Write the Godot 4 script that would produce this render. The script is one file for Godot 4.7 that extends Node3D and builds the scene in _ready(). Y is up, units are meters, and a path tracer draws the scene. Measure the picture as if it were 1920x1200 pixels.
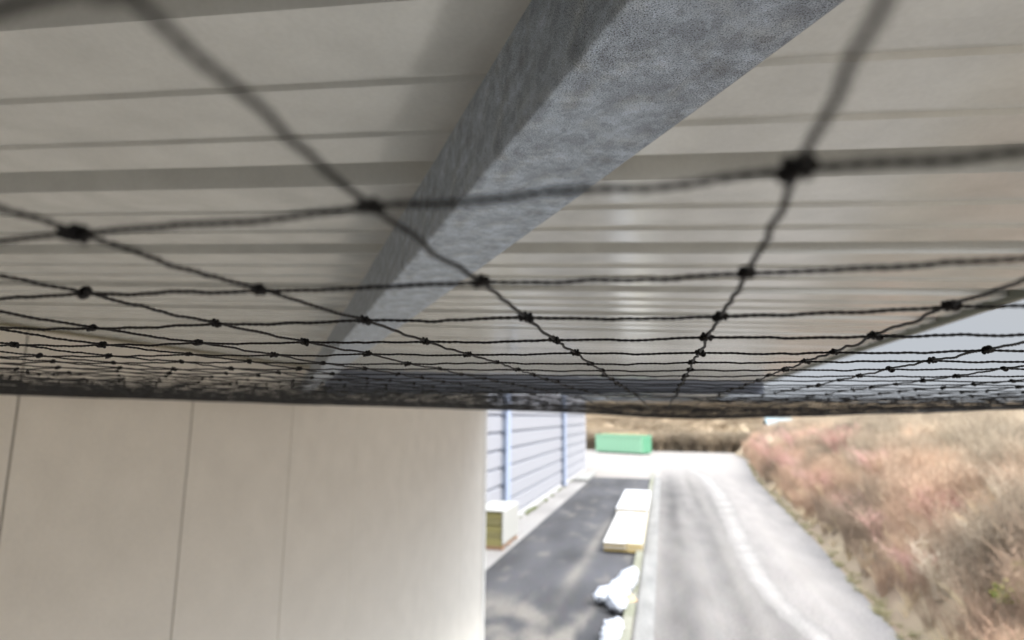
extends Node3D

const EYE := 4.8                     # camera height above the yard
const WALL_X := -2.9                 # outer face of the white building
const EAVE_X := 0.73                 # low edge of the canopy
const ROOF_END := -4.52

var rng := RandomNumberGenerator.new()
var used := {}

# ---------------------------------------------------------------- helpers
class Shape:
	var v := PackedVector3Array()
	var n := PackedVector3Array()
	var c := PackedColorArray()
	var i := PackedInt32Array()
	var tint := Color.WHITE
	func quad(a: Vector3, b: Vector3, d: Vector3, e: Vector3) -> void:   # seen from the side where a b d e run clockwise
		var k := v.size()
		var m := (d - a).cross(b - a)
		if m.length_squared() < 1e-18:
			m = (e - a).cross(d - a)
		m = m.normalized()
		for p in [a, b, d, e]:
			v.append(p); n.append(m); c.append(tint)
		i.append_array(PackedInt32Array([k, k + 1, k + 2, k, k + 2, k + 3]))
	func box(lo: Vector3, hi: Vector3, bevel := 0.0) -> void:
		xbox(Transform3D(Basis(), (lo + hi) / 2.0), hi - lo, bevel)
	func xbox(t: Transform3D, size: Vector3, bevel := 0.0) -> void:
		var h := size / 2.0
		var b := minf(bevel, minf(h.x, minf(h.y, h.z)) * 0.9)
		for axis in 3:
			for s in [-1.0, 1.0]:
				var u := (axis + 1) % 3
				var w := (axis + 2) % 3
				var q := []
				for k in [[-1, -1], [-1, 1], [1, 1], [1, -1]]:
					var p := Vector3.ZERO
					p[axis] = s * h[axis]
					p[u] = k[0] * (h[u] - b)
					p[w] = k[1] * (h[w] - b)
					q.append(t * p)
				if s > 0: quad(q[0], q[1], q[2], q[3])
				else: quad(q[3], q[2], q[1], q[0])
		if b > 0.0:
			for axis in 3:
				var u := (axis + 1) % 3
				var w := (axis + 2) % 3
				for su in [-1.0, 1.0]:
					for sw in [-1.0, 1.0]:
						var q := []
						for k in [[-1, 0], [1, 0], [1, 1], [-1, 1]]:
							var p := Vector3.ZERO
							p[axis] = k[0] * (h[axis] - b)
							p[u] = su * (h[u] - (b if k[1] == 0 else 0.0))
							p[w] = sw * (h[w] - (0.0 if k[1] == 0 else b))
							q.append(t * p)
						if su * sw > 0: quad(q[0], q[3], q[2], q[1])
						else: quad(q[0], q[1], q[2], q[3])
			for sx in [-1.0, 1.0]:
				for sy in [-1.0, 1.0]:
					for sz in [-1.0, 1.0]:
						var a := t * Vector3(sx * h.x, sy * (h.y - b), sz * (h.z - b))
						var d := t * Vector3(sx * (h.x - b), sy * h.y, sz * (h.z - b))
						var e := t * Vector3(sx * (h.x - b), sy * (h.y - b), sz * h.z)
						if sx * sy * sz > 0: quad(a, e, d, a)
						else: quad(a, d, e, a)
	func grid(rows: Array, flip := false) -> void:                        # rows of PackedVector3Array; smooth
		var k := v.size()
		var w: int = rows[0].size()
		var h := rows.size()
		for r in h:
			for q in w:
				var dx: Vector3 = rows[r][mini(q + 1, w - 1)] - rows[r][maxi(q - 1, 0)]
				var dy: Vector3 = rows[mini(r + 1, h - 1)][q] - rows[maxi(r - 1, 0)][q]
				var m := dy.cross(dx).normalized()
				v.append(rows[r][q]); n.append(-m if flip else m); c.append(tint)
		for r in h - 1:
			for q in w - 1:
				var a := k + r * w + q
				if flip: i.append_array(PackedInt32Array([a, a + w, a + 1, a + 1, a + w, a + w + 1]))
				else: i.append_array(PackedInt32Array([a, a + 1, a + w, a + 1, a + w + 1, a + w]))
	func tube(path: PackedVector3Array, radii: PackedFloat32Array, sides: int, lobes := 0, twist := 0.0, depth := 0.0) -> void:
		# a swept round or (lobes > 0) rope-like section; twist is radians per metre
		var k := v.size()
		var count := path.size()
		var ref := Vector3.UP if absf((path[count - 1] - path[0]).normalized().y) < 0.9 else Vector3.RIGHT
		var run := 0.0
		for q in count:
			var d := (path[mini(q + 1, count - 1)] - path[maxi(q - 1, 0)]).normalized()
			var s := d.cross(ref).normalized()
			var u := s.cross(d)
			if q > 0: run += path[q].distance_to(path[q - 1])
			var rad: float = radii[mini(q, radii.size() - 1)]
			for j in sides:
				var a := TAU * j / sides
				var o := s * cos(a) + u * sin(a)
				var r := rad
				if lobes > 0:
					r *= 1.0 - depth * (1.0 - absf(cos(0.5 * lobes * (a - twist * run))))
				v.append(path[q] + o * r); n.append(o); c.append(tint)
		for q in count - 1:
			for j in sides:
				var a := k + q * sides + j
				var b := k + q * sides + (j + 1) % sides
				i.append_array(PackedInt32Array([a, b, a + sides, b, b + sides, a + sides]))
	func mesh() -> ArrayMesh:
		var a := []
		a.resize(Mesh.ARRAY_MAX)
		a[Mesh.ARRAY_VERTEX] = v
		a[Mesh.ARRAY_NORMAL] = n
		a[Mesh.ARRAY_COLOR] = c
		a[Mesh.ARRAY_INDEX] = i
		var m := ArrayMesh.new()
		m.add_surface_from_arrays(Mesh.PRIMITIVE_TRIANGLES, a)
		return m

func numbered(called: String, parent: Node) -> String:
	var key := str(parent.get_instance_id()) + called
	var k: int = used.get(key, 0)
	used[key] = k + 1
	return called if k == 0 else "%s_%03d" % [called, k]

func put(called: String, mesh: Mesh, mat: Material, parent: Node = self) -> MeshInstance3D:
	var o := MeshInstance3D.new()
	o.name = numbered(called, parent)
	o.mesh = mesh
	o.material_override = mat
	parent.add_child(o, true)
	return o

func tag(o: Node, label: String, category: String, group := "") -> void:
	o.set_meta("label", label)
	o.set_meta("category", category)
	if group != "": o.set_meta("group", group)

func thing(called: String, label: String, category: String, at := Vector3.ZERO, turn := 0.0, group := "") -> Node3D:
	var o := Node3D.new()
	o.name = numbered(called, self)
	add_child(o, true)
	o.position = at
	o.rotation.y = turn
	tag(o, label, category, group)
	return o

func structure(o: Node) -> Node:
	o.set_meta("kind", "structure")
	return o

func mat(col: Color, rough := 0.8, metal := 0.0, vertex := false) -> StandardMaterial3D:
	var m := StandardMaterial3D.new()
	m.albedo_color = col
	m.roughness = rough
	m.metallic = metal
	m.vertex_color_use_as_albedo = vertex
	return m

func lin(r: float, g: float, b: float) -> Color:        # a real-world base colour given linear
	return Color(r, g, b).linear_to_srgb()

func noise(seed_: int, freq: float, octaves := 3, kind := FastNoiseLite.TYPE_SIMPLEX_SMOOTH) -> FastNoiseLite:
	var f := FastNoiseLite.new()
	f.seed = seed_
	f.frequency = freq
	f.noise_type = kind
	f.fractal_type = FastNoiseLite.FRACTAL_FBM
	f.fractal_octaves = octaves
	return f

func texture(size: int, fn: Callable) -> ImageTexture:
	var im := Image.create(size, size, true, Image.FORMAT_RGB8)
	for y in size:
		for x in size:
			im.set_pixel(x, y, fn.call(x, y))
	im.generate_mipmaps()
	return ImageTexture.create_from_image(im)

func seamless(f: FastNoiseLite, x: float, y: float, size: float) -> float:   # tiles by blending four shifted copies
	var u := x / size
	var w := y / size
	return lerpf(lerpf(f.get_noise_2d(x, y), f.get_noise_2d(x - size, y), u), lerpf(f.get_noise_2d(x, y - size), f.get_noise_2d(x - size, y - size), u), w)

func triplanar(m: StandardMaterial3D, scale: float, world := true) -> void:
	m.uv1_triplanar = true
	m.uv1_world_triplanar = world
	m.uv1_scale = Vector3.ONE * scale

# ---------------------------------------------------------------- scene
func _ready() -> void:
	rng.seed = 77
	# camera: phone lens under the canopy, focused a few decimetres away
	var cam := Camera3D.new()
	cam.name = "camera"
	add_child(cam)
	cam.position = Vector3(0, EYE, 0)
	cam.rotation_degrees = Vector3(9.218, 14.325, 0.5)
	var at := CameraAttributesPhysical.new()
	at.frustum_focal_length = 22.0
	at.exposure_aperture = 10.8
	at.frustum_focus_distance = 0.25
	cam.attributes = at
	cam.fov = 57.22
	cam.near = 0.004
	cam.far = 900.0
	cam.current = true
	# overcast sky: brighter overhead than at the horizon
	var env := Environment.new()
	env.background_mode = Environment.BG_SKY
	env.tonemap_mode = Environment.TONE_MAPPER_LINEAR
	env.tonemap_exposure = 6.5
	env.sdfgi_enabled = true
	env.ssao_enabled = true
	env.ssil_enabled = true
	var sky := Sky.new()
	var pano := PanoramaSkyMaterial.new()
	pano.panorama = sky_picture()
	sky.sky_material = pano
	env.sky = sky
	env.background_energy_multiplier = 1.0
	var we := WorldEnvironment.new()
	we.name = "world_environment"
	we.environment = env
	add_child(we)
	# the sun behind thin cloud, from the right and a little behind the camera
	var sun := DirectionalLight3D.new()
	sun.name = "sun"
	sun.light_energy = 0.42
	sun.light_color = Color(1.0, 0.985, 0.96)
	sun.light_angular_distance = 30.0
	sun.shadow_enabled = true
	add_child(sun)
	sun.look_at_from_position(Vector3(10, 13.5, 4), Vector3.ZERO)

	ground_and_roads()
	white_building()
	added_shade_wall()
	canopy()
	blue_building()
	vegetation()
	yard_things()
	net()

func sky_picture() -> ImageTexture:
	var w := 512
	var h := 256
	var im := Image.create(w, h, false, Image.FORMAT_RGBF)
	var f := noise(5, 1.6, 4)
	for y in h:
		var el := (0.5 - (y + 0.5) / h) * PI
		for x in w:
			var az := (x + 0.5) / w * TAU
			var s := maxf(sin(el), 0.0)
			var d := Vector3(cos(az) * cos(el), sin(el) * 2.0, sin(az) * cos(el))
			var cl := f.get_noise_3dv(d)
			var l := (0.015 + 1.0 * pow(s, 1.48)) * (1.0 + 0.16 * cl)
			var col := Color(0.88, 0.97, 1.10).lerp(Color(0.97, 1.0, 1.04), clampf(0.5 + cl, 0.0, 1.0)) * l
			if el < 0.0: col = Color(0.25, 0.23, 0.21)
			im.set_pixel(x, y, col)
	return ImageTexture.create_from_image(im)

# ---------------------------------------------------------------- ground
func ground_and_roads() -> void:
	var fine := noise(11, 0.06, 4)
	var grit := texture(256, func(x, y):
		var a := 0.86 + 0.22 * seamless(fine, x * 1.0, y * 1.0, 256.0) + rng.randf_range(-0.10, 0.10)
		return Color(a, a, a))
	var gm := mat(Color.WHITE, 0.92, 0.0, true)
	gm.albedo_texture = grit
	triplanar(gm, 0.6)

	var big := Shape.new()
	big.tint = Color(0.54, 0.535, 0.515)
	big.quad(Vector3(-400, 0, -600), Vector3(400, 0, -600), Vector3(400, 0, 200), Vector3(-400, 0, 200))
	structure(put("ground", big.mesh(), gm))

	# asphalt road: paler towards the far yard, darker wheel tracks
	var wear := noise(21, 0.22, 3)
	var blot := noise(22, 0.9, 3)
	var road := sheet(-0.34, 0.0, 14.0, -70.0, 60, 200, 0.006, func(x, z):
		var u: float = wear.get_noise_2d(x * 3.0, z * 0.13)
		var b: float = blot.get_noise_2d(x * 1.2, z * 0.35)
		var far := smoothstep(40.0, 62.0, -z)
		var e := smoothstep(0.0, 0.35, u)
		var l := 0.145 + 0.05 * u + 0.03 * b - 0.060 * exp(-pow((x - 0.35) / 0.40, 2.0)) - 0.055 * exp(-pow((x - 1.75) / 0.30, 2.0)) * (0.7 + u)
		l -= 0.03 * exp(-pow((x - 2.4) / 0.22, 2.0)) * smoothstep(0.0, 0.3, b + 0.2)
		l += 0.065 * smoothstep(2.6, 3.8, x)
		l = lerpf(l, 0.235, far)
		return Color(l, l * 0.92, l * 0.85).lerp(Color(l, l * 0.93, l * 0.90), 0.5 - e * 0.3), func(z): return road_edge(z) + 0.5)
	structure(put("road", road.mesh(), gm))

	# pale dusty line that wanders along the road
	var ln := Shape.new()
	ln.tint = Color(0.66, 0.65, 0.63)
	var stray := noise(23, 0.5, 3)
	var keys := [[-57.0, 2.3, 0.45], [-50.0, 3.15, 0.42], [-42.0, 3.3, 0.38], [-36.0, 3.2, 0.34], [-31.0, 2.98, 0.30], [-25.0, 2.76, 0.28], [-20.3, 2.66, 0.24], [-17.6, 2.79, 0.22], [-15.0, 3.2, 0.22], [-11.0, 4.0, 0.2], [-5.0, 4.6, 0.2]]
	for k in 110:
		var z := lerpf(-57.0, -5.0, k / 109.0)
		var x := 0.0
		var hw := 0.2
		for q in keys.size() - 1:
			if z >= keys[q][0] and z <= keys[q + 1][0]:
				var t: float = (z - keys[q][0]) / (keys[q + 1][0] - keys[q][0])
				t = t * t * (3.0 - 2.0 * t) * 0.5 + t * 0.5
				x = lerpf(keys[q][1], keys[q + 1][1], t)
				hw = lerpf(keys[q][2], keys[q + 1][2], t) * 1.5
		var j := 0.05 * blot.get_noise_2d(z * 2.0, 4.0)
		var j2 := 0.12 * stray.get_noise_2d(z * 1.3, 40.0)
		var dusty := 0.245 + 0.10 * blot.get_noise_2d(z, 9.0)
		var tones := [0.0, 0.4, 1.0, 0.6, 0.0]
		for m in 5:
			var b := -1.0 + m * 0.5
			var l := lerpf(0.165, dusty, tones[m])
			ln.v.append(Vector3(x + b * (hw + (j2 if b < 0.0 else j)) + j, 0.010, z)); ln.n.append(Vector3.UP); ln.c.append(Color(l, l * 0.94, l * 0.89))
	for r in 109:
		for q in 4:
			var a := r * 5 + q
			ln.i.append_array(PackedInt32Array([a, a + 1, a + 5, a + 1, a + 6, a + 5]))
	structure(put("road_line", ln.mesh(), gm))

	# dark asphalt strip beside the blue building
	var stain := noise(31, 0.33, 4)
	var dark := sheet(-5.52, -1.06, -12.2, -48.2, 46, 110, 0.006, func(x, z):
		var s: float = stain.get_noise_2d(x * 1.3, z * 0.5)
		var t: float = blot.get_noise_2d(x * 0.9 + 40.0, z * 0.45)
		var l := 0.038 + 0.03 * s
		var col := Color(l * 0.98, l * 0.97, l * 1.08)
		var dust := smoothstep(0.2, 0.7, t) * 0.45
		dust = maxf(dust, 0.75 * exp(-pow((x + 2.72 + 0.02 * (z + 20.0)) / 0.22, 2.0)) * smoothstep(-34.0, -24.0, z) * (0.6 + s))
		dust = maxf(dust, smoothstep(-17.0, -15.0, z) * smoothstep(-0.3, 0.3, s + t * 0.6) * 0.8)
		return col.lerp(Color(0.17, 0.155, 0.135), clampf(dust, 0.0, 1.0)))
	structure(put("asphalt_strip", dark.mesh(), gm))

	# concrete kerb beam, mossy, with a pale gutter on the road side
	var moss := noise(41, 0.5, 3)
	var kerb := Shape.new()
	var n := 56
	for k in n:
		var z0 := 4.0 - k
		var g := clampf(0.5 + 0.9 * moss.get_noise_1d(z0 * 1.7), 0.0, 1.0)
		kerb.tint = Color(0.25, 0.245, 0.21).lerp(Color(0.14, 0.145, 0.09), g)
		kerb.box(Vector3(-1.055, 0.0, z0 - 0.992), Vector3(-0.82, 0.16, z0), 0.012)
	structure(put("kerb", kerb.mesh(), gm))
	var gut := sheet(-0.82, -0.34, 6.0, -50.0, 6, 90, 0.012, func(x, z):
		var l := 0.19 + 0.06 * moss.get_noise_2d(x * 3.0, z * 1.1)
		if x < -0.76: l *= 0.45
		return Color(l, l * 0.98, l * 0.94))
	structure(put("gutter", gut.mesh(), gm))
	# pale yard surface beyond the dark strip
	var yard := sheet(-16.0, 16.0, -48.0, -90.0, 20, 24, 0.004, func(x, z):
		var l := 0.245 + 0.03 * wear.get_noise_2d(x * 0.8, z)
		return Color(l, l * 0.92, l * 0.85))
	structure(put("yard", yard.mesh(), gm))
	var apron := sheet(-6.88, -5.50, -9.0, -54.0, 6, 90, 0.003, func(x, z):
		var l := 0.24 + 0.07 * wear.get_noise_2d(x * 2.0, z * 0.7)
		return Color(l, l * 0.96, l * 0.93))
	structure(put("pavement", apron.mesh(), gm))
	# tufts at the foot of the blue wall
	var mm := MultiMesh.new()
	mm.transform_format = MultiMesh.TRANSFORM_3D
	mm.mesh = tuft_mesh(3, 26, 0.22, 0.16, [Color(0.10, 0.14, 0.03), Color(0.16, 0.18, 0.05)], 0.006)
	mm.instance_count = 34
	for k in 34:
		var z := -29.0 - 5.0 * rng.randf() if k < 22 else -24.0 - 26.0 * rng.randf()
		mm.set_instance_transform(k, Transform3D(Basis.from_euler(Vector3(0, rng.randf() * TAU, 0)).scaled(Vector3.ONE * rng.randf_range(0.5, 1.2)), Vector3(-6.72 + rng.randf() * 0.22, 0, z)))
	var tu := MultiMeshInstance3D.new()
	tu.name = "grass_tufts"
	tu.multimesh = mm
	tu.material_override = mat(Color.WHITE, 0.8, 0.0, true)
	tu.set_meta("kind", "stuff")
	tag(tu, "small green tufts of weeds along the foot of the pale blue wall", "weeds")
	add_child(tu)

func road_edge(z: float) -> float:
	var d := -z
	if d < 27.0: return lerpf(4.0, 5.82, d / 27.0)
	if d < 50.0: return lerpf(5.82, 6.95, (d - 27.0) / 23.0)
	return lerpf(6.95, 8.6, minf((d - 50.0) / 18.0, 1.3))

func sheet(x0: float, x1: float, z0: float, z1: float, nx: int, nz: int, y: float, paint: Callable, right = null) -> Shape:
	var s := Shape.new()
	for r in nz + 1:
		var z := lerpf(z0, z1, float(r) / nz)
		var xe: float = right.call(z) if right != null else x1
		for q in nx + 1:
			var x := lerpf(x0, xe, float(q) / nx)
			s.v.append(Vector3(x, y, z)); s.n.append(Vector3.UP); s.c.append(paint.call(x, z))
	for r in nz:
		for q in nx:
			var a := r * (nx + 1) + q
			s.i.append_array(PackedInt32Array([a, a + nx + 1, a + 1, a + 1, a + nx + 1, a + nx + 2]))
	return s

# ---------------------------------------------------------------- white building on the left
func white_building() -> void:
	var o := thing("white_building", "cream white panel wall of the building at the left, under the canopy", "building", Vector3(WALL_X, 0, 0))
	var f := noise(51, 0.02, 3)
	var faint := texture(256, func(x, y):
		var a := 0.97 + 0.03 * seamless(f, x, y, 256.0) + rng.randf_range(-0.012, 0.012)
		return Color(a, a, a * 0.998))
	var wm := mat(lin(0.86, 0.825, 0.765), 0.42)
	wm.albedo_texture = faint
	triplanar(wm, 0.45)
	var core := Shape.new()
	core.box(Vector3(-9.0, 0, -9.66), Vector3(-0.014, 7.0, 9.5))
	put("wall", core.mesh(), mat(lin(0.35, 0.34, 0.32), 0.8), o)
	var edge := 8.5
	var seams: Array[float] = []
	var z := -2.105
	while z < 9.5: z += 1.058
	while z > -9.7:
		seams.append(z)
		z -= 1.058
	seams.append(-9.70)
	for k in seams.size() - 1:
		var a: float = seams[k] - (0.004 if seams[k] > -4.5 else 0.002)
		var b: float = seams[k + 1] + (0.004 if seams[k + 1] > -4.5 else 0.002)
		if a - b < 0.05: continue
		var s := Shape.new()
		s.box(Vector3(-0.0125, 0.02, b), Vector3(rng.randf_range(-0.001, 0.001), 7.0, a), 0.004)
		put("wall_panel", s.mesh(), wm, o)
	var c := Shape.new()
	c.box(Vector3(-0.14, 0.02, -9.712), Vector3(0.006, 7.0, -9.70))
	c.box(Vector3(0.002, 0.02, -9.70), Vector3(0.006, 7.0, -9.55))
	put("corner_trim", c.mesh(), mat(lin(0.76, 0.75, 0.72), 0.4), o)
	var top := Shape.new()
	top.box(Vector3(-9.05, 7.002, -9.74), Vector3(0.03, 7.06, 9.55))
	put("roof", top.mesh(), mat(lin(0.4, 0.4, 0.4), 0.6), o)

func added_shade_wall() -> void:
	# unseen dark wall, added behind the camera to shade roof ribs and beam side
	var o := thing("added_shade_wall", "unseen dark wall added behind the camera to shade the canopy underside", "wall", Vector3(WALL_X, 0, 2.2))
	var s := Shape.new()
	s.box(Vector3(0.012, 0.0, 0.0), Vector3(0.995, 5.0, 0.12), 0.01)
	var panel := s.mesh()
	for k in 4: put("wall_panel", panel, mat(lin(0.05, 0.05, 0.045), 0.8), o).position.x = k * 1.0

# ---------------------------------------------------------------- canopy over the camera
func roof_y(x: float) -> float:
	return EYE + 0.29 - 0.037 * x

func canopy() -> void:
	var rib := Vector3(-0.996, 0.036, 0.085).normalized()      # the ribs run this way
	var up := Vector3(0.037, 0.999, 0.0).normalized()
	rib = (rib - up * rib.dot(up)).normalized()
	var ahead := rib.cross(up).normalized()
	if ahead.z > 0: ahead = -ahead
	var base := Vector3(0, EYE + 0.29, 0)
	var o := thing("canopy_roof", "off white trapezoidal sheet metal canopy roof seen from below", "roof")
	var rm := mat(lin(0.69, 0.70, 0.69), 0.16)
	rm.metallic_specular = 0.85
	var f := noise(61, 0.02, 3)
	var speck := texture(256, func(x, y):
		var a := 0.95 + 0.10 * seamless(f, x, y, 256.0) + rng.randf_range(-0.015, 0.015)
		return Color(a, a, a * 0.995))
	rm.albedo_texture = speck
	triplanar(rm, 1.3)
	# section over one pitch of 345 mm: deep channel, two shallow stiffeners
	var prof := [[0.0, 0.0], [0.007, 0.050], [0.064, 0.050], [0.073, 0.0], [0.132, 0.0], [0.135, 0.005], [0.178, 0.005], [0.181, 0.0], [0.232, 0.0], [0.235, 0.005], [0.278, 0.005], [0.281, 0.0]]
	var ripple := noise(62, 1.1, 2)
	var start := 0.637 - 0.345 * 15
	for sh in 14:
		var s := Shape.new()
		var line: Array[Vector2] = []
		for pitch in 3:
			for q in prof:
				line.append(Vector2(start + (sh * 3 + pitch) * 0.345 + q[0], q[1]))
		line.append(Vector2(start + (sh * 3 + 3) * 0.345, 0.0))
		var cut: Array[Vector2] = []
		for q in line:
			if q.x < 9.72: cut.append(q)
		if cut.size() < 2: continue
		for k in cut.size() - 1:
			var rows := []
			for q in [cut[k], cut[k + 1]]:
				var row := PackedVector3Array()
				for e in 15:
					var x := lerpf(WALL_X + 0.004, EAVE_X, e / 14.0)
					var t: float = (x - ahead.x * q.x) / rib.x
					var p: Vector3 = base + ahead * q.x + rib * t
					var wob := 0.0009 * ripple.get_noise_2d(p.x * 1.6, p.z * 0.7 + (0.0 if q.y < 0.01 else 9.0))
					row.append(p + up * (q.y + wob))
				rows.append(row)
			s.grid(rows)
		put("roof_sheet", s.mesh(), rm, o)
	# sheet-metal weather skin above, so that no light comes through
	var skin := Shape.new()
	skin.box(Vector3(WALL_X + 0.004, 0, 0), Vector3.ONE, 0)
	skin = Shape.new()
	for y in [0.070, 0.074]:
		var a := Vector3(WALL_X + 0.004, roof_y(WALL_X) + y, -9.72)
		var b := Vector3(EAVE_X, roof_y(EAVE_X) + y, -9.72)
		if y > 0.072: skin.quad(a, b, b + Vector3(0, 0, 11.85), a + Vector3(0, 0, 11.85))
		else: skin.quad(a + Vector3(0, 0, 11.85), b + Vector3(0, 0, 11.85), b, a)
	put("roof_deck", skin.mesh(), rm, o)
	# low edge: a narrow drip trim
	var trim := Shape.new()
	var ey := roof_y(EAVE_X)
	trim.box(Vector3(EAVE_X + 0.001, ey - 0.012, -9.74), Vector3(EAVE_X + 0.006, ey + 0.075, 2.19))
	trim.box(Vector3(EAVE_X + 0.006, ey - 0.012, -9.74), Vector3(EAVE_X + 0.018, ey - 0.008, 2.19))
	put("eave_trim", trim.mesh(), mat(lin(0.16, 0.17, 0.14), 0.5), o)
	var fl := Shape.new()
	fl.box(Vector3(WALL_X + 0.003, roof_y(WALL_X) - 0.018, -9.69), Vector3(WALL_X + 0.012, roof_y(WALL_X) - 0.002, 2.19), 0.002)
	put("wall_shade_flashing", fl.mesh(), mat(lin(0.22, 0.20, 0.13), 0.5), o)  # flashing strip; its dark olive colour paints the shade line under the roof

	# galvanised textures
	var cell := noise(71, 0.055, 2, FastNoiseLite.TYPE_CELLULAR)
	cell.cellular_return_type = FastNoiseLite.RETURN_CELL_VALUE
	cell.fractal_type = FastNoiseLite.FRACTAL_NONE
	var cloud := noise(72, 0.0075, 4)
	var fine := noise(73, 0.20, 2)
	var size := 512.0
	var zinc := texture(512, func(x, y):
		var g := seamless(fine, x, y, size)
		var a := 0.68 + 0.20 * seamless(cloud, x, y, size) + 0.20 * g - 0.26 * smoothstep(0.12, 0.45, -g) + 0.05 * cell.get_noise_2d(x, y) + rng.randf_range(-0.08, 0.08)
		var b := clampf(seamless(cloud, y + 90.0, x, size) * 1.4, 0.0, 1.0)
		return Color(a, a * 1.0, a * 1.035).lerp(Color(a * 1.02, a * 0.97, a * 0.92), b * 0.6))
	var pits := noise(74, 0.20, 3)
	var lumps := noise(75, 0.012, 3)
	var relief := texture(512, func(x, y):
		var a := 0.5 + 0.30 * seamless(pits, x, y, size) + 0.42 * seamless(lumps, x, y, size)
		return Color(a, a, a))
	var zm := mat(lin(0.76, 0.87, 0.95), 0.44, 0.45)
	zm.albedo_texture = zinc
	zm.heightmap_enabled = true
	zm.heightmap_texture = relief
	zm.heightmap_scale = 0.10
	triplanar(zm, 9.0, false)

	# the square hollow beam that crosses under the sheets
	var along := Vector3(-0.579, 0, -0.815).normalized()
	var side := Vector3(0.815, 0, -0.579).normalized()
	var lo := 0.168
	var hi := 0.244
	var w0 := 0.1206
	var w1 := 0.2055
	var s0 := -0.55
	var s1 := (WALL_X + 0.002 - side.x * w0) / along.x
	var beam := thing("steel_beam", "thick galvanised steel box beam crossing diagonally under the canopy sheets", "beam", Vector3(0, EYE, 0), atan2(0.579, 0.815))
	var ring: Array[Vector2] = []
	for c in [[w0, lo, 180.0], [w1, lo, 270.0], [w1, hi, 0.0], [w0, hi, 90.0]]:
		var r := 0.004
		var cx: float = c[0] + (r if c[0] == w0 else -r)
		var cy: float = c[1] + (r if c[1] == lo else -r)
		for k in 6:
			var a := deg_to_rad(c[2] + 90.0 * k / 5.0)
			ring.append(Vector2(cx + r * cos(a), cy + r * sin(a)))
	ring.append(ring[0])
	var bs := Shape.new()
	var rows := []
	var bow := noise(63, 1.5, 2)
	for q in ring:
		var row := PackedVector3Array()
		for k in 60:
			var s := lerpf(s0, s1, k / 59.0)
			var p := Vector3(q.x, q.y, -s)
			p += Vector3.RIGHT * 0.0006 * bow.get_noise_2d(s * 6.0, q.y * 9.0) + Vector3(0, 0.0006 * bow.get_noise_2d(s * 6.0, 30.0 + q.x * 9.0), 0)
			row.append(p)
		rows.append(row)
	bs.grid(rows)
	put("box_section", bs.mesh(), zm, beam)
	# rust where the hidden edge was cut, and two runs of zinc on the underside
	var rust := Shape.new()
	rust.tint = Color.WHITE
	var rr := noise(64, 9.0, 3)
	for seg in [[0.56, 0.72], [0.79, 0.84]]:
		var rws := []
		for k in 40:
			var s := lerpf(seg[0], seg[1], k / 39.0)
			var e := sin(PI * k / 39.0)
			var wdt := maxf(0.0002, 0.005 * e * (0.5 + rr.get_noise_1d(s * 10.0)))
			var pr := PackedVector3Array()
			for m in 3:
				var a := deg_to_rad(270.0 + 26.0 + 45.0 * m / 2.0 * clampf(wdt / 0.004, 0.1, 1.2))
				var q := Vector2(w1 - 0.004 + 0.0043 * cos(a), lo + 0.004 + 0.0043 * sin(a))
				pr.append(Vector3(q.x, q.y, -s))
			rws.append(pr)
		rust.grid(rws, true)
	put("rust_streak", rust.mesh(), mat(lin(0.13, 0.075, 0.04), 0.9), beam)
	# runs of zinc that froze on the underside while it was dipped
	for d in [[0.30, 0.147, 0.050, 0.010], [0.39, 0.158, 0.040, 0.008], [0.345, 0.172, 0.024, -0.006]]:
		var run := Shape.new()
		var rws := []
		for k in 24:
			var t := k / 23.0
			var pr := PackedVector3Array()
			for m in 9:
				var b := -1.0 + m / 4.0
				var hw: float = 0.0017 * sin(PI * t) * (1.0 + 0.5 * sin(t * 11.0)) + 0.0003
				var dep := 0.00055 * (1.0 - b * b) * sin(PI * t)
				pr.append(Vector3(d[1] + b * hw + d[3] * (t - 0.5) + 0.003 * sin(t * 7.0), lo - 0.0001 - dep, -d[0] - d[2] * (t - 0.5)))
			rws.append(pr)
		run.grid(rws)
		put("zinc_run", run.mesh(), zm, beam)

	# beam across the canopy, well ahead
	var eb := thing("cross_beam", "dark blue grey steel channel crossing straight under the canopy, far ahead", "beam", Vector3(0, EYE, 0))
	var es := Shape.new()
	for q in 24:
		var xa := lerpf(WALL_X + 0.01, EAVE_X - 0.01, q / 24.0)
		var xb := lerpf(WALL_X + 0.01, EAVE_X - 0.01, (q + 1) / 24.0)
		es.box(Vector3(xa, 0.165, -4.640), Vector3(xb, roof_y(xb) - EYE - 0.002, -4.632))
	put("web", es.mesh(), mat(lin(0.24, 0.27, 0.34), 0.5, 0.2), eb)
	for y in [0.165]:
		es = Shape.new()
		es.box(Vector3(WALL_X + 0.01, y, -4.631), Vector3(EAVE_X - 0.01, y + 0.007, -4.575))
		put("flange", es.mesh(), mat(lin(0.24, 0.27, 0.34), 0.5, 0.2), eb)
	# sheet closing the far end of the canopy above the opening
	es = Shape.new()
	for q in 24:
		var xa := lerpf(WALL_X + 0.01, EAVE_X, q / 24.0)
		var xb := lerpf(WALL_X + 0.01, EAVE_X, (q + 1) / 24.0)
		es.box(Vector3(xa, roof_y(xb), -9.748), Vector3(xb, roof_y(xa) + 0.07, -9.742))
	put("end_trim", es.mesh(), mat(lin(0.42, 0.43, 0.45), 0.5), o)

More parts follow.
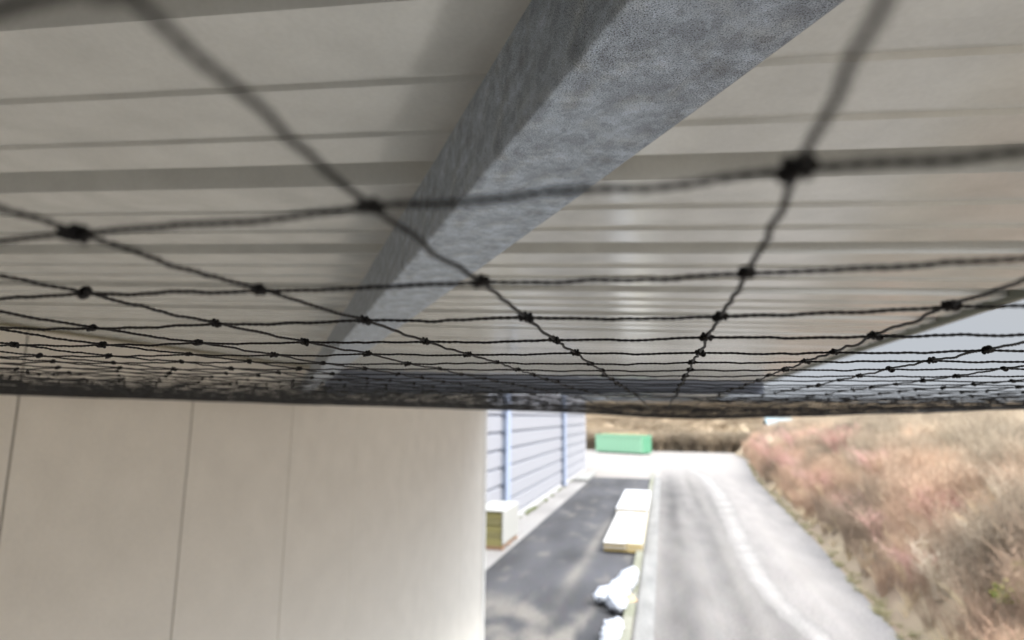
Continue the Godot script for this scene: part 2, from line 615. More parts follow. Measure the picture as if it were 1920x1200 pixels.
# ---------------------------------------------------------------- pale blue building
func blue_building() -> void:
	var o := thing("blue_building", "pale blue grey clad hall with blue pilasters beyond the white building", "building", Vector3(-6.9, 0, 0))
	var pm := mat(lin(0.285, 0.29, 0.32), 0.5)
	var core := Shape.new()
	core.box(Vector3(-14.0, 0, -54.2), Vector3(-0.10, 6.6, -12.05))
	put("wall", core.mesh(), mat(lin(0.30, 0.32, 0.38), 0.7), o)
	var plinth := Shape.new()
	plinth.box(Vector3(-0.098, 0, -54.25), Vector3(-0.02, 0.20, -12.0))
	put("plinth", plinth.mesh(), mat(lin(0.38, 0.38, 0.40), 0.9), o)
	var bays := [[-54.3, -41.75], [-41.25, -26.0], [-25.4, -12.0]]
	for b in bays:
		for k in 8:
			var y0 := 0.21 + k * 0.755
			var s := Shape.new()
			# each course: face leaning out to a drip at its foot
			s.box(Vector3(-0.098, y0 + 0.11, b[0]), Vector3(0.0, y0 + 0.755, b[1]), 0.012)
			put("cladding_course", s.mesh(), pm, o)
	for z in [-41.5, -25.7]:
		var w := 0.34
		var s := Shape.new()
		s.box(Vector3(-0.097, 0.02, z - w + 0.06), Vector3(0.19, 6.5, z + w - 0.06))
		put("pilaster_shaded_side", s.mesh(), mat(lin(0.24, 0.27, 0.33), 0.6), o)  # pilaster flanks; their shade is put into this darker colour
		s = Shape.new()
		s.box(Vector3(0.191, 0.02, z - w), Vector3(0.27, 6.5, z + w), 0.02)
		put("pilaster", s.mesh(), mat(lin(0.29, 0.34, 0.46), 0.4), o)
		for k in 8:
			s = Shape.new()
			s.box(Vector3(0.002, 0.20 + k * 0.755, z + w - 0.058), Vector3(0.17, 0.36 + k * 0.755, z + w - 0.01), 0.006)
			put("bracket", s.mesh(), mat(lin(0.10, 0.12, 0.16), 0.5), o)
	var cap := Shape.new()
	cap.box(Vector3(-14.1, 6.602, -54.4), Vector3(0.08, 6.75, -11.9))
	put("roof", cap.mesh(), mat(lin(0.40, 0.42, 0.46), 0.5), o)
	var cn := Shape.new()
	cn.box(Vector3(-0.10, 0.02, -54.42), Vector3(0.03, 6.6, -54.302), 0.01)
	put("corner_trim", cn.mesh(), mat(lin(0.46, 0.48, 0.53), 0.4), o)
	# low concrete plinth slab beside the wall
	var slab := Shape.new()
	slab.tint = Color(0.20, 0.20, 0.19)
	slab.box(Vector3(-6.60, 0.0, -50.0), Vector3(-5.50, 0.22, -44.5), 0.03)
	var sl := put("concrete_slab", slab.mesh(), mat(lin(0.20, 0.20, 0.19), 0.9))
	tag(sl, "low grey concrete slab at the far end of the dark asphalt by the blue wall", "slab")

# ---------------------------------------------------------------- vegetation
func tuft_mesh(seed_: int, stems: int, height: float, spread: float, cols: Array, thick: float, twigs := 0) -> ArrayMesh:
	var r := RandomNumberGenerator.new()
	r.seed = seed_
	var s := Shape.new()
	for k in stems:
		var a := r.randf() * TAU
		var d := sqrt(r.randf()) * spread * 0.45
		var p0 := Vector3(cos(a) * d, 0, sin(a) * d)
		var lean := Vector3(cos(a), 0, sin(a)) * spread * r.randf_range(0.2, 1.0) + Vector3(r.randf_range(-1, 1), 0, r.randf_range(-1, 1)) * spread * 0.35
		var h := height * r.randf_range(0.55, 1.0)
		var c0: Color = cols[r.randi() % cols.size()]
		s.tint = c0 * r.randf_range(0.8, 1.2)
		var path := PackedVector3Array()
		for m in 4:
			var t := m / 3.0
			path.append(p0 + lean * t * t + Vector3(0, h * (t - 0.12 * t * t * t), 0) + Vector3(r.randf_range(-1, 1), 0, r.randf_range(-1, 1)) * spread * 0.05 * t)
		s.tube(path, PackedFloat32Array([thick, thick * 0.8, thick * 0.55, thick * 0.12]), 3)
		for q in twigs:
			var t := r.randf_range(0.3, 0.95)
			var b := path[1].lerp(path[3], t)
			var e := b + Vector3(r.randf_range(-1, 1), r.randf_range(0.2, 1.1), r.randf_range(-1, 1)) * height * 0.22
			s.tube(PackedVector3Array([b, b.lerp(e, 0.5) + Vector3(0, -0.02, 0) * height, e]), PackedFloat32Array([thick * 0.5, thick * 0.4, thick * 0.1]), 3)
	return s.mesh()

func bank_y(x: float, z: float) -> float:
	var d := x - road_edge(z) - 0.35
	if d <= 0.0: return 0.0
	return 3.5 * (1.0 - exp(-d / 2.3)) + 0.05 * minf(d, 20.0)

func scatter(called: String, label: String, category: String, mesh: Mesh, spots: Array, m: Material) -> void:
	var mm := MultiMesh.new()
	mm.transform_format = MultiMesh.TRANSFORM_3D
	mm.use_colors = true
	mm.mesh = mesh
	mm.instance_count = spots.size()
	for k in spots.size():
		mm.set_instance_transform(k, spots[k][0])
		mm.set_instance_color(k, spots[k][1])
	var o := MultiMeshInstance3D.new()
	o.name = numbered(called, self)
	o.multimesh = mm
	o.material_override = m
	o.set_meta("kind", "stuff")
	tag(o, label, category)
	add_child(o, true)

func vegetation() -> void:
	var vm := mat(Color.WHITE, 0.85, 0.0, true)
	var earth := noise(81, 0.35, 4)
	# the embankment on the right, one grid that starts at the road
	var bank := Shape.new()
	var nz := 90
	var nx := 40
	for r in nz + 1:
		var z := lerpf(8.0, -90.0, float(r) / nz)
		for q in nx + 1:
			var d := pow(float(q) / nx, 1.7) * 60.0
			var x := road_edge(z) - 0.1 + d
			var e := earth.get_noise_2d(x, z)
			bank.v.append(Vector3(x, maxf(bank_y(x, z) + 0.12 * e * minf(d, 1.0), 0.014 + 0.02 * minf(d, 1.0)), z))
			bank.n.append(Vector3(-0.5, 0.85, 0).normalized())
			bank.c.append(Color(0.15, 0.105, 0.07).lerp(Color(0.24, 0.19, 0.12), clampf(0.5 + e, 0.0, 1.0)))
	for r in nz:
		for q in nx:
			var a := r * (nx + 1) + q
			bank.i.append_array(PackedInt32Array([a, a + nx + 1, a + 1, a + 1, a + nx + 1, a + nx + 2]))
	structure(put("embankment", bank.mesh(), vm))

	# the far slope behind the yard
	var far := Shape.new()
	for r in 41:
		var t := r / 40.0
		var z := lerpf(-87.0, -190.0, t)
		for q in 61:
			var x := lerpf(-90.0, 130.0, q / 60.0)
			var e := earth.get_noise_2d(x * 0.3, z * 0.3)
			var y := -0.02 + 6.6 * smoothstep(0.0, 0.55, t) + 0.2 * e * smoothstep(0.0, 0.2, t) + 0.6 * t
			far.v.append(Vector3(x, y, z)); far.n.append(Vector3(0, 0.95, 0.3).normalized())
			far.c.append(Color(0.33, 0.26, 0.17).lerp(Color(0.27, 0.20, 0.13), clampf(0.5 + 1.0 * e, 0.0, 1.0)))
	for r in 40:
		for q in 60:
			var a := r * 61 + q
			far.i.append_array(PackedInt32Array([a, a + 61, a + 1, a + 1, a + 61, a + 62]))
	structure(put("hillside", far.mesh(), vm))

	# dry scrub of the embankment
	var tone := noise(82, 0.16, 3)
	var scrub := tuft_mesh(5, 44, 1.6, 0.6, [Color(0.52, 0.44, 0.34), Color(0.58, 0.50, 0.39), Color(0.42, 0.34, 0.26)], 0.009, 4)
	var grass := tuft_mesh(6, 46, 0.8, 0.5, [Color(0.62, 0.52, 0.36), Color(0.56, 0.46, 0.31), Color(0.66, 0.56, 0.41)], 0.008)
	var list_a := []
	var list_b := []
	for k in 3600:
		var z := -3.0 - pow(rng.randf(), 1.15) * 78.0
		var d := 0.4 + pow(rng.randf(), 1.25) * 13.0
		var x := road_edge(z) + d
		var y := bank_y(x, z) - 0.05
		var t := tone.get_noise_2d(x * 1.4, z * 0.8)
		var red := clampf(1.1 - d / 4.5 + t * 1.2, 0.0, 1.0)
		var col := Color(1.02, 0.99, 0.93).lerp(Color(0.93, 0.70, 0.62), red * 0.8) * (1.0 + 0.95 * t)
		var sc := rng.randf_range(0.55, 1.05) * (0.75 + 0.25 * minf(d, 1.0))
		var b := Basis.from_euler(Vector3(rng.randf_range(-0.2, 0.2), rng.randf() * TAU, rng.randf_range(-0.2, 0.2))).scaled(Vector3(sc, sc * rng.randf_range(0.8, 1.2), sc))
		if k % 3 == 0: list_b.append([Transform3D(b, Vector3(x, y, z)), Color(1.05, 1.0, 0.92) * (1.0 + 0.4 * t)])
		else: list_a.append([Transform3D(b, Vector3(x, y, z)), col])
	for q in list_a: q[1] = q[1] * 0.72
	scatter("dry_scrub", "mass of tangled brown and reddish dry scrub covering the embankment right of the road", "scrub", scrub, list_a, vm)
	scatter("dry_grass", "tan dry grass growing through the scrub on the embankment", "grass", grass, list_b, vm)

	var verge := tuft_mesh(17, 30, 0.34, 0.28, [Color(0.34, 0.32, 0.17), Color(0.42, 0.35, 0.22), Color(0.26, 0.26, 0.12)], 0.006)
	var vl := []
	for k in 300:
		var z := -4.0 - pow(rng.randf(), 1.3) * 62.0
		var d := -0.12 + 0.5 * rng.randf() * rng.randf() + 0.22 * earth.get_noise_1d(z * 2.3)
		vl.append([Transform3D(Basis.from_euler(Vector3(0, rng.randf() * TAU, 0)).scaled(Vector3.ONE * rng.randf_range(0.25, 0.75)), Vector3(road_edge(z) + d, 0.005, z)), Color.WHITE * rng.randf_range(0.8, 1.15)])
	scatter("verge_grass", "thin ragged line of greenish grass between the road and the scrub bank", "grass", verge, vl, vm)

	# reddish leafless shrubs by the road
	var reds := [tuft_mesh(7, 60, 1.5, 0.8, [Color(0.42, 0.24, 0.20), Color(0.48, 0.30, 0.25), Color(0.36, 0.19, 0.16)], 0.012, 4), tuft_mesh(8, 52, 1.3, 0.9, [Color(0.46, 0.26, 0.23), Color(0.50, 0.33, 0.28)], 0.012, 4)]
	var places := [[-58.0, 1.2, 1.5], [-53.0, 1.8, 1.7], [-49.0, 1.2, 1.4], [-46.0, 2.6, 1.7], [-42.0, 1.3, 1.4], [-38.0, 1.4, 1.25], [-36.0, 3.2, 1.5], [-33.0, 1.2, 1.15], [-29.5, 1.3, 1.05], [-27.5, 2.7, 1.2], [-25.0, 1.1, 0.95], [-21.5, 1.15, 0.9], [-19.0, 2.0, 0.9], [-17.5, 0.95, 0.8]]
	for k in places.size():
		var p: Array = places[k]
		var x: float = road_edge(p[0]) + p[1]
		var o := thing("red_stemmed_shrub", "reddish leafless shrub with many thin stems on the bank beside the road", "shrub", Vector3(x, bank_y(x, p[0]) - 0.05, p[0]), k * 1.7, "reddish leafless shrubs along the road edge")
		var st := put("stems", reds[k % 2], vm, o)
		st.scale = Vector3.ONE * p[2]
	# pale stems lower right, a pale clump far off and a leafy bush at the corner
	var pale := tuft_mesh(9, 44, 1.5, 0.5, [Color(0.50, 0.42, 0.32), Color(0.58, 0.49, 0.38)], 0.011, 3)
	var pl := [[-16.0, 0.95, 1.0, "pale grey stemmed shrub, the one lowest on the bank at the right"], [-15.2, 1.6, 0.95, "pale grey stemmed shrub a little up the bank, left of the green leafy bush"], [-16.9, 2.9, 1.0, "pale grey stemmed shrub highest on the bank near the right border"]]
	for p in pl:
		var x: float = road_edge(p[0]) + p[1]
		var o := thing("pale_shrub", p[3], "shrub", Vector3(x, bank_y(x, p[0]) - 0.05, p[0]), p[0], "pale stemmed shrubs on the bank")
		put("stems", pale, vm, o).scale = Vector3.ONE * p[2]
	var reed := thing("reed_clump", "pale straw coloured clump leaning at the far bend of the road", "reeds", Vector3(8.7, bank_y(8.7, -51.6) - 0.9, -51.6))
	put("stems", tuft_mesh(10, 150, 3.6, 0.8, [Color(0.55, 0.45, 0.33), Color(0.60, 0.50, 0.38)], 0.03), vm, reed)
	for p in [[-13.5, 1.3, 0.8, "low bush with yellow green leaves at the lower right corner"], [-14.1, 1.75, 0.45, "small bush with yellow green leaves higher up the bank by the right border"]]:
		var x: float = road_edge(p[0]) + p[1]
		var lb := thing("leafy_bush", p[3], "bush", Vector3(x, bank_y(x, p[0]), p[0]), 0.0, "leafy bushes on the bank")
		put("stems", tuft_mesh(12, 24, 0.9, 0.5, [Color(0.16, 0.12, 0.07)], 0.01, 2), vm, lb).scale = Vector3.ONE * p[2]
		put("leaves", leaf_mesh(13, 190, 0.50 * p[2], [Color(0.24, 0.26, 0.05), Color(0.12, 0.15, 0.04), Color(0.32, 0.31, 0.08)]), vm, lb)

	# hedge below the hillside and growth on it
	var hedge := tuft_mesh(14, 60, 3.0, 1.0, [Color(0.24, 0.19, 0.13), Color(0.29, 0.23, 0.165), Color(0.20, 0.155, 0.11)], 0.05, 4)
	var hl := []
	for k in 700:
		var x := rng.randf_range(-30.0, 42.0)
		var z := -86.5 - rng.randf() * 4.0
		var sc := rng.randf_range(0.75, 1.05)
		hl.append([Transform3D(Basis.from_euler(Vector3(0, rng.randf() * TAU, 0)).scaled(Vector3.ONE * sc), Vector3(x, 0, z)), Color.WHITE * (1.0 + 0.5 * tone.get_noise_2d(x, z))])
	scatter("far_hedge", "dark brown leafless hedge behind the green container", "hedge", hedge, hl, vm)
	var fg := tuft_mesh(15, 30, 1.6, 1.3, [Color(0.52, 0.42, 0.28), Color(0.46, 0.36, 0.25), Color(0.42, 0.31, 0.22)], 0.045, 2)
	var fl := []
	for k in 3000:
		var x := rng.randf_range(-50.0, 75.0)
		var t := rng.randf()
		var z := lerpf(-92.0, -150.0, t)
		var tt := (z + 87.0) / -103.0
		var y := 6.6 * smoothstep(0.0, 0.55, tt) + 0.2 * earth.get_noise_2d(x * 0.3, z * 0.3) * smoothstep(0.0, 0.2, tt) + 0.6 * tt - 0.1
		fl.append([Transform3D(Basis.from_euler(Vector3(0, rng.randf() * TAU, 0)).scaled(Vector3.ONE * rng.randf_range(0.7, 1.3)), Vector3(x, y, z)), Color.WHITE * (0.62 + 0.2 * tone.get_noise_2d(x * 0.4, z * 0.4))])
	scatter("hillside_scrub", "tan scrub and dry grass covering the far hillside", "scrub", fg, fl, vm)

func leaf_mesh(seed_: int, count: int, rad: float, cols: Array) -> ArrayMesh:
	var r := RandomNumberGenerator.new()
	r.seed = seed_
	var s := Shape.new()
	for k in count:
		var d := Vector3(r.randf_range(-1, 1), r.randf_range(-0.2, 1), r.randf_range(-1, 1)).normalized() * rad * (0.5 + 0.5 * r.randf())
		d.y = absf(d.y) + 0.25
		var t := Transform3D(Basis.from_euler(Vector3(r.randf() * TAU, r.randf() * TAU, r.randf() * TAU)), d)
		s.tint = cols[r.randi() % cols.size()]
		var l := r.randf_range(0.04, 0.075)
		s.quad(t * Vector3(-l, 0, 0), t * Vector3(0, 0.008, l * 0.5), t * Vector3(l, 0, 0), t * Vector3(0, 0.008, -l * 0.5))
	return s.mesh()

# ---------------------------------------------------------------- things in the yard
func yard_things() -> void:
	# green roll-off container
	var cg := mat(lin(0.27, 0.50, 0.33), 0.55)
	var cd := mat(lin(0.10, 0.28, 0.17), 0.55)
	var c := thing("waste_container", "open green roll-off skip container standing at the end of the yard", "container", Vector3(-2.63, 0.0, -77.5), deg_to_rad(-27.0))
	var L := 7.0
	var W := 2.4
	var H := 2.35
	var s := Shape.new()
	s.box(Vector3(-L, 0.18, -0.06), Vector3(0, H, 0.0))
	put("side_wall", s.mesh(), cg, c)
	s = Shape.new()
	s.box(Vector3(-L, 0.18, -W), Vector3(0, H, -W + 0.06))
	put("side_wall", s.mesh(), cg, c)
	s = Shape.new()
	s.box(Vector3(-0.06, 0.18, -W + 0.062), Vector3(-0.002, H - 0.1, -0.062))
	put("end_door", s.mesh(), cd, c)
	s = Shape.new()
	s.box(Vector3(-L + 0.002, 0.18, -W + 0.062), Vector3(-L + 0.06, H, -0.062))
	put("front_wall", s.mesh(), cg, c)
	s = Shape.new()
	s.box(Vector3(-L + 0.06, 0.18, -W + 0.06), Vector3(-0.06, 0.30, -0.06))
	put("floor_plate", s.mesh(), cd, c)
	s = Shape.new()
	s.box(Vector3(-L + 0.1, 0.0, -W + 0.5), Vector3(-0.1, 0.178, -W + 0.7))
	s.box(Vector3(-L + 0.1, 0.0, -0.7), Vector3(-0.1, 0.178, -0.5))
	put("skid_rail", s.mesh(), mat(lin(0.05, 0.05, 0.05), 0.8), c)
	for k in 11:
		s = Shape.new()
		var x := -L + 0.25 + k * 0.65
		s.box(Vector3(x - 0.05, 0.2, 0.001), Vector3(x + 0.05, H - 0.14, 0.075), 0.01)
		put("side_rib", s.mesh(), cg, c)
	for z in [0.001, -W - 0.085]:
		s = Shape.new()
		s.box(Vector3(-L - 0.03, H - 0.13, z), Vector3(0.03, H + 0.02, z + 0.084), 0.01)
		put("top_rail", s.mesh(), cg, c)
	for k in 4:
		s = Shape.new()
		s.box(Vector3(0.001, 0.3, -W + 0.1 + k * 0.7), Vector3(0.06, H - 0.15, -W + 0.2 + k * 0.7), 0.01)
		put("door_rib", s.mesh(), cd, c)
	var heap := thing("scrap_wood", "tan scrap boards heaped in the green container", "scrap wood", c.position, c.rotation.y)
	for k in 6:
		s = Shape.new()
		var t := Transform3D(Basis.from_euler(Vector3(rng.randf_range(-0.1, 0.1), rng.randf_range(-0.2, 0.2), rng.randf_range(-0.08, 0.08))), Vector3(-L + 1.0 + k * 1.0, H + 0.16 + 0.05 * (k % 2), -1.2 + rng.randf_range(-0.4, 0.4)))
		s.xbox(t, Vector3(1.6, 0.10, 0.5), 0.01)
		put("board", s.mesh(), mat(lin(0.44, 0.32, 0.18), 0.9), heap)

	# wrapped stack on a pallet beside the blue wall
	var p := thing("wrapped_stack", "stack of olive slabs under white film on a pallet by the blue wall", "stack", Vector3(-6.12, 0.0, -22.4))
	s = Shape.new()
	for k in 3: s.box(Vector3(-0.62, 0.0, -1.05 + k * 1.0), Vector3(0.42, 0.10, -0.93 + k * 1.0), 0.004)
	s.box(Vector3(-0.62, 0.10, -1.1), Vector3(0.42, 0.125, 1.1), 0.004)
	put("pallet", s.mesh(), mat(lin(0.26, 0.16, 0.10), 0.9), p)
	for k in 5:
		s = Shape.new()
		s.box(Vector3(-0.60 + 0.01 * (k % 2), 0.128 + k * 0.243, -1.08), Vector3(0.36 - 0.012 * (k % 2), 0.128 + k * 0.243 + 0.236, 1.08 - 0.01 * (k % 3)), 0.012)
		put("slab", s.mesh(), mat(lin(0.18, 0.16, 0.06) if k % 2 == 0 else lin(0.145, 0.13, 0.055), 0.9), p)
	s = Shape.new()
	s.box(Vector3(-0.66, 1.345, -1.13), Vector3(0.46, 1.40, 1.13), 0.04)
	s.box(Vector3(0.365, 0.20, -1.12), Vector3(0.45, 1.344, 1.10), 0.03)
	put("film", s.mesh(), mat(lin(0.36, 0.36, 0.34), 0.35), p)

	# two stacks of long insulated panels on the kerb
	var bw := mat(lin(0.36, 0.35, 0.335), 0.5)
	var bc := mat(lin(0.32, 0.295, 0.24), 0.6)
	var core := mat(lin(0.42, 0.32, 0.14), 0.9)
	var q := thing("panel_stack", "nearer stack of long cream panels with a tan end lying along the kerb", "panels", Vector3(-1.50, 0.0, -25.6), 0.0, "panel stacks along the kerb")
	for row in 2:
		for k in 2:
			var x0 := -0.70 + k * 0.80
			var x1 := x0 + (0.79 if k == 0 else 0.58)
			s = Shape.new()
			s.box(Vector3(x0 + 0.01, 0.08 + row * 0.15, -3.5), Vector3(x1 - 0.01, 0.08 + row * 0.15 + 0.112, 3.55))
			put("panel_core", s.mesh(), core, q)
			s = Shape.new()
			s.box(Vector3(x0, 0.193 + row * 0.15, -3.52 - 0.03 * k), Vector3(x1, 0.222 + row * 0.15, 3.60 - 0.05 * k), 0.004)
			put("panel_skin", s.mesh(), bw if k == 0 else bc, q)
	s = Shape.new()
	s.box(Vector3(-0.66, 0.0, -0.05), Vector3(0.62, 0.079, 0.05))
	var bearer := s.mesh()
	for k in 3: put("bearer", bearer, mat(lin(0.22, 0.15, 0.09), 0.9), q).position.z = -2.9 + k * 2.9
	q = thing("panel_stack", "farther stack of long white panels along the kerb, behind the cream ones", "panels", Vector3(-1.55, 0.0, -33.2), 0.0, "panel stacks along the kerb")
	for row in 3:
		s = Shape.new()
		s.box(Vector3(-0.74, 0.08 + row * 0.13, -3.6), Vector3(0.70, 0.08 + row * 0.13 + 0.10, 3.75))
		put("panel_core", s.mesh(), core, q)
		s = Shape.new()
		s.box(Vector3(-0.76, 0.181 + row * 0.13, -3.62), Vector3(0.72, 0.208 + row * 0.13, 3.80), 0.004)
		put("panel_skin", s.mesh(), mat(lin(0.42, 0.42, 0.43), 0.45), q)
	s = Shape.new()
	for k in 3: put("bearer", bearer, mat(lin(0.22, 0.15, 0.09), 0.9), q).position.z = -3.0 + k * 3.0

	# crumpled bundles of white plastic film by the kerb
	var fm := mat(lin(0.38, 0.40, 0.44), 0.35)
	var b := put("plastic_bundle", bundle(1, Vector3(0.28, 0.24, 1.6)), fm)
	b.transform = Transform3D(Basis.from_euler(Vector3(0.02, -0.13, 0)), Vector3(-1.18, 0.24, -17.3))
	tag(b, "long crumpled bundle of white plastic film lying beside the kerb", "plastic bundle", "white plastic bundles by the kerb")
	b = put("plastic_bundle", bundle(2, Vector3(0.26, 0.20, 0.62)), fm)
	b.transform = Transform3D(Basis.from_euler(Vector3(0, -0.45, 0)), Vector3(-1.50, 0.19, -16.5))
	tag(b, "short white plastic bundle left of the long one, away from the kerb", "plastic bundle", "white plastic bundles by the kerb")
	b = put("plastic_bundle", bundle(3, Vector3(0.24, 0.24, 0.5)), fm)
	b.transform = Transform3D(Basis.from_euler(Vector3(0, 0.2, 0)), Vector3(-1.25, 0.22, -15.75))
	tag(b, "rounded white plastic bundle at the near foot of the long one", "plastic bundle", "white plastic bundles by the kerb")
	b = put("plastic_bundle", bundle(4, Vector3(0.19, 0.2, 0.9)), fm)
	b.transform = Transform3D(Basis.from_euler(Vector3(0, -0.08, 0)), Vector3(-1.20, 0.19, -13.6))
	tag(b, "narrow white plastic bundle nearest the camera, cut by the lower border", "plastic bundle", "white plastic bundles by the kerb")
	s = Shape.new()
	s.xbox(Transform3D(Basis.from_euler(Vector3(0.05, 0.4, 0.04)), Vector3(-1.02, 0.18, -16.3)), Vector3(0.34, 0.025, 0.5), 0.004)
	b = put("wood_offcut", s.mesh(), mat(lin(0.40, 0.26, 0.14), 0.9))
	tag(b, "small tan wood offcut lying against the kerb by the white plastic", "wood")

	# small shed whose pale roof shows over the brush
	var sh := thing("shed", "distant shed with a pale blue roof showing above the far brush", "shed", Vector3(15.9, 2.2, -91.5))
	s = Shape.new()
	s.box(Vector3(-1.6, -0.5, -2.0), Vector3(1.6, 1.6, 2.0))
	put("wall", s.mesh(), mat(lin(0.38, 0.36, 0.33), 0.8), sh)
	s = Shape.new()
	for k in [-1.0, 1.0]:
		s.xbox(Transform3D(Basis.from_euler(Vector3(0.42 * k, 0, 0)), Vector3(0, 2.02, 1.05 * k)), Vector3(3.6, 0.08, 2.5))
	put("roof", s.mesh(), mat(lin(0.15, 0.20, 0.215), 0.4), sh)

func bundle(seed_: int, r: Vector3) -> ArrayMesh:
	var f := noise(900 + seed_, 2.6, 3)
	var g := noise(950 + seed_, 1.1, 2)
	var s := Shape.new()
	var rows := []
	for a in 25:
		var th := PI * a / 24.0
		var row := PackedVector3Array()
		for b in 41:
			var ph := TAU * (b % 40) / 40.0
			var d := Vector3(sin(th) * cos(ph), sin(th) * sin(ph), -cos(th))
			var p := d * r
			var k := 1.0 + 0.75 * absf(f.get_noise_3dv(p * Vector3(2.6, 2.6, 1.1))) - 0.15 + 0.35 * g.get_noise_3dv(p * 1.5)
			p = Vector3(p.x * k, maxf(p.y * k, -r.y * 0.92), p.z * (0.85 + 0.15 * k))
			row.append(p)
		rows.append(row)
	s.grid(rows)
	return s.mesh()

# ---------------------------------------------------------------- the net just above the lens
const STEP_X := 0.048
const STEP_Z := 0.0448
var slack: FastNoiseLite
var wave: FastNoiseLite

func net_y(x: float, z: float) -> float:
	var h := 0.025
	if x < 0.0: h += -0.0125 * x + 0.0022 * x * x
	else: h += -0.012 * x + 0.016 * x * x
	h += 0.0028 * slack.get_noise_2d(x * 1.2, z * 1.2) * smoothstep(0.25, 1.2, -z)
	h -= 0.034 * smoothstep(0.8, 4.2, -z) * exp(-pow((x - 0.15) / 0.75, 2.0))
	return EYE + h

func row_z(k: int) -> float:
	var first := [-0.063, -0.1042, -0.148, -0.1935, -0.2395]
	if k < 0: return -0.0245 - (k + 1) * 0.043
	if k < 5: return first[k]
	return -0.2395 - (k - 4) * 0.0452

func knot_at(i: int, k: int) -> Vector3:
	var far := smoothstep(0.25, 0.8, absf(k * STEP_Z) + absf(i * STEP_X))
	var j := 0.0012 + 0.0016 * far
	var x := 0.0145 + i * STEP_X + (0.0034 if k < 0 and i < 0 else 0.0) + j * slack.get_noise_2d(i * 31.7, k * 17.3) * 1.6
	var z := row_z(k) + 0.09 * maxf(x - 0.015, 0.0) * smoothstep(2.5, 0.0, float(k)) + j * slack.get_noise_2d(i * 13.1 + 500.0, k * 29.9) * 1.6
	return Vector3(x, net_y(x, z) + 0.0012 * slack.get_noise_2d(i * 23.3 - 300.0, k * 19.7), z)

func strand(from: Vector3, to: Vector3, id: float, n: int) -> PackedVector3Array:
	var out := PackedVector3Array()
	for q in n:
		var t := float(q) / n
		var e := sin(PI * t)
		var p := from.lerp(to, t)
		p.y += e * (0.0006 * wave.get_noise_2d(t * 3.0, id * 7.7) - 0.0004) + 0.00010 * wave.get_noise_2d(t * 11.0, id * 3.1) * e
		var w := e * 0.0008 * wave.get_noise_2d(t * 3.0 + 50.0, id * 5.3)
		if absf(to.x - from.x) > absf(to.z - from.z): p.z += w
		else: p.x += w
		out.append(p)
	return out

func cord(points: Array, id: int) -> ArrayMesh:
	# twisted cord near the lens, plain cord where the twist is too small to see
	var s := Shape.new()
	var r := 0.00042
	var eye := Vector3(0, EYE, 0)
	var path := PackedVector3Array()
	var fine := false
	for q in points.size() - 1:
		var a: Vector3 = points[q]
		var b: Vector3 = points[q + 1]
		var mid := (a + b) / 2.0
		var near := mid.distance_to(eye) < 0.75 and mid.z < 0.06
		if near != fine and path.size() > 0:
			path.append(a)
			flush(s, path, fine, r)
			path = PackedVector3Array()
		fine = near
		path.append_array(strand(a, b, id * 91.0 + q, 105 if near else 5))
	path.append(points[points.size() - 1])
	flush(s, path, fine, r)
	return s.mesh()

func flush(s: Shape, path: PackedVector3Array, fine: bool, r: float) -> void:
	if path.size() < 2: return
	if fine: s.tube(path, PackedFloat32Array([r * 1.22]), 12, 2, TAU / 0.0042, 0.60)
	else: s.tube(path, PackedFloat32Array([r * 1.5]), 4)

func knot_mesh(seed_: int) -> ArrayMesh:
	# a sheet bend drawn tight: the cross cord wraps twice round the long one and tucks under
	var rr := RandomNumberGenerator.new()
	rr.seed = seed_
	var s := Shape.new()
	var path := PackedVector3Array()
	var turns := rr.randf_range(1.7, 2.2)
	var ph := rr.randf() * TAU
	for k in 30:
		var t := k / 29.0
		var a := ph + TAU * turns * t
		var rad := 0.00105 + 0.00015 * sin(a * 2.0 + seed_)
		path.append(Vector3((t - 0.5) * 0.0030, cos(a) * rad * 1.05, sin(a) * rad))
	s.tube(path, PackedFloat32Array([0.00068]), 7)
	path = PackedVector3Array()
	for k in 18:
		var a := -0.3 + (PI + 0.6) * k / 17.0
		path.append(Vector3(-0.0006 + cos(a) * 0.00175, -0.0005 + 0.0007 * sin(a * 2.0), sin(a) * 0.00155 - 0.0004))
	s.tube(path, PackedFloat32Array([0.00064]), 7)
	path = PackedVector3Array()
	for k in 8:
		var t := k / 7.0
		path.append(Vector3(lerpf(-0.0024, 0.0024, t), 0.0002 * sin(t * 6.0), lerpf(0.0005, -0.0005, t)))
	s.tube(path, PackedFloat32Array([0.0006, 0.00085, 0.00105, 0.0011, 0.0011, 0.00105, 0.00085, 0.0006]), 7)
	return s.mesh()

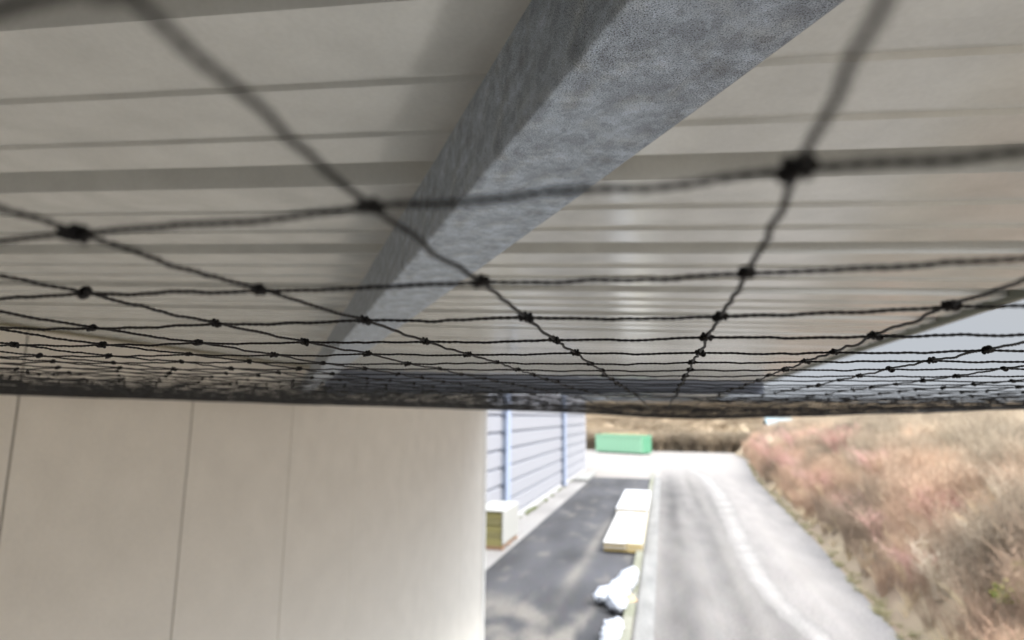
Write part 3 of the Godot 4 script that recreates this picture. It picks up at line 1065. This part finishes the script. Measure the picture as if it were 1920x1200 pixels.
func net() -> void:
	slack = noise(301, 0.9, 2)
	wave = noise(302, 0.8, 2)
	var o := thing("bird_net", "black knotted cord bird net stretched flat just under the canopy roof", "net")
	var cm := mat(lin(0.006, 0.0055, 0.0065), 0.50)
	cm.metallic_specular = 0.35
	var i0 := -60
	var i1 := 15
	var k0 := -8
	var k1 := 100
	for k in range(k0, k1 + 1):
		var pts := []
		for i in range(i0, i1 + 1): pts.append(knot_at(i, k))
		put("cord", cord(pts, k), cm, o)
	for i in range(i0, i1 + 1):
		var pts := []
		for k in range(k0, k1 + 1): pts.append(knot_at(i, k) + Vector3(0, 0.0004, 0))
		put("cord", cord(pts, 1000 + i), cm, o)
	# edge ropes: wall side, eave side, far end
	for e in 3:
		var path := PackedVector3Array()
		if e < 2:
			for k in range(k0, k1 + 1): path.append(knot_at(i0 if e == 0 else i1, k) + Vector3(-0.003 if e == 0 else 0.003, 0, 0))
		else:
			for i in range(i0, i1 + 1): path.append(knot_at(i, k1) + Vector3(0, 0, -0.004))
		var s := Shape.new()
		s.tube(path, PackedFloat32Array([0.008 if e == 0 else (0.006 if e == 2 else 0.0032)]), 7)
		put("edge_rope", s.mesh(), cm, o)
	# knots: the nearest 300 one by one
	var shapes: Array[ArrayMesh] = []
	for v in 5: shapes.append(knot_mesh(40 + v))
	var all := []
	var eye := Vector3(0, EYE, 0)
	var fwd := -get_node("camera").basis.z as Vector3
	for i in range(i0, i1 + 1):
		for k in range(k0, k1 + 1):
			var p := knot_at(i, k)
			var d := (p - eye)
			var sort := d.length() + (5.0 if d.normalized().dot(fwd) < 0.66 else 0.0)
			all.append([sort, p, i, k])
	all.sort_custom(func(a, b): return a[0] < b[0])
	var rest := []
	for q in all.size():
		var seed_: int = absi(all[q][2] * 7 + all[q][3] * 13)
		var t := Transform3D(Basis.from_euler(Vector3(rng.randf_range(-0.5, 0.5), rng.randf_range(-0.35, 0.35) + (PI if rng.randf() < 0.5 else 0.0), rng.randf_range(-0.3, 0.3))).scaled(Vector3.ONE * rng.randf_range(0.68, 0.86)), all[q][1] + Vector3(0, 0.0002, 0))
		if q < 300:
			put("knot", shapes[seed_ % 5], cm, o).transform = t
		else: rest.append(t)
	var lump := SphereMesh.new()
	lump.radius = 0.0016
	lump.height = 0.0032
	lump.radial_segments = 6
	lump.rings = 3
	var mm := MultiMesh.new()
	mm.transform_format = MultiMesh.TRANSFORM_3D
	mm.mesh = lump
	mm.instance_count = rest.size()
	for q in rest.size(): mm.set_instance_transform(q, rest[q].scaled_local(Vector3(1.5, 1.1, 1.2)))
	var far := MultiMeshInstance3D.new()
	far.name = "far_knots"
	far.multimesh = mm
	far.material_override = cm
	far.set_meta("kind", "stuff")
	o.add_child(far)
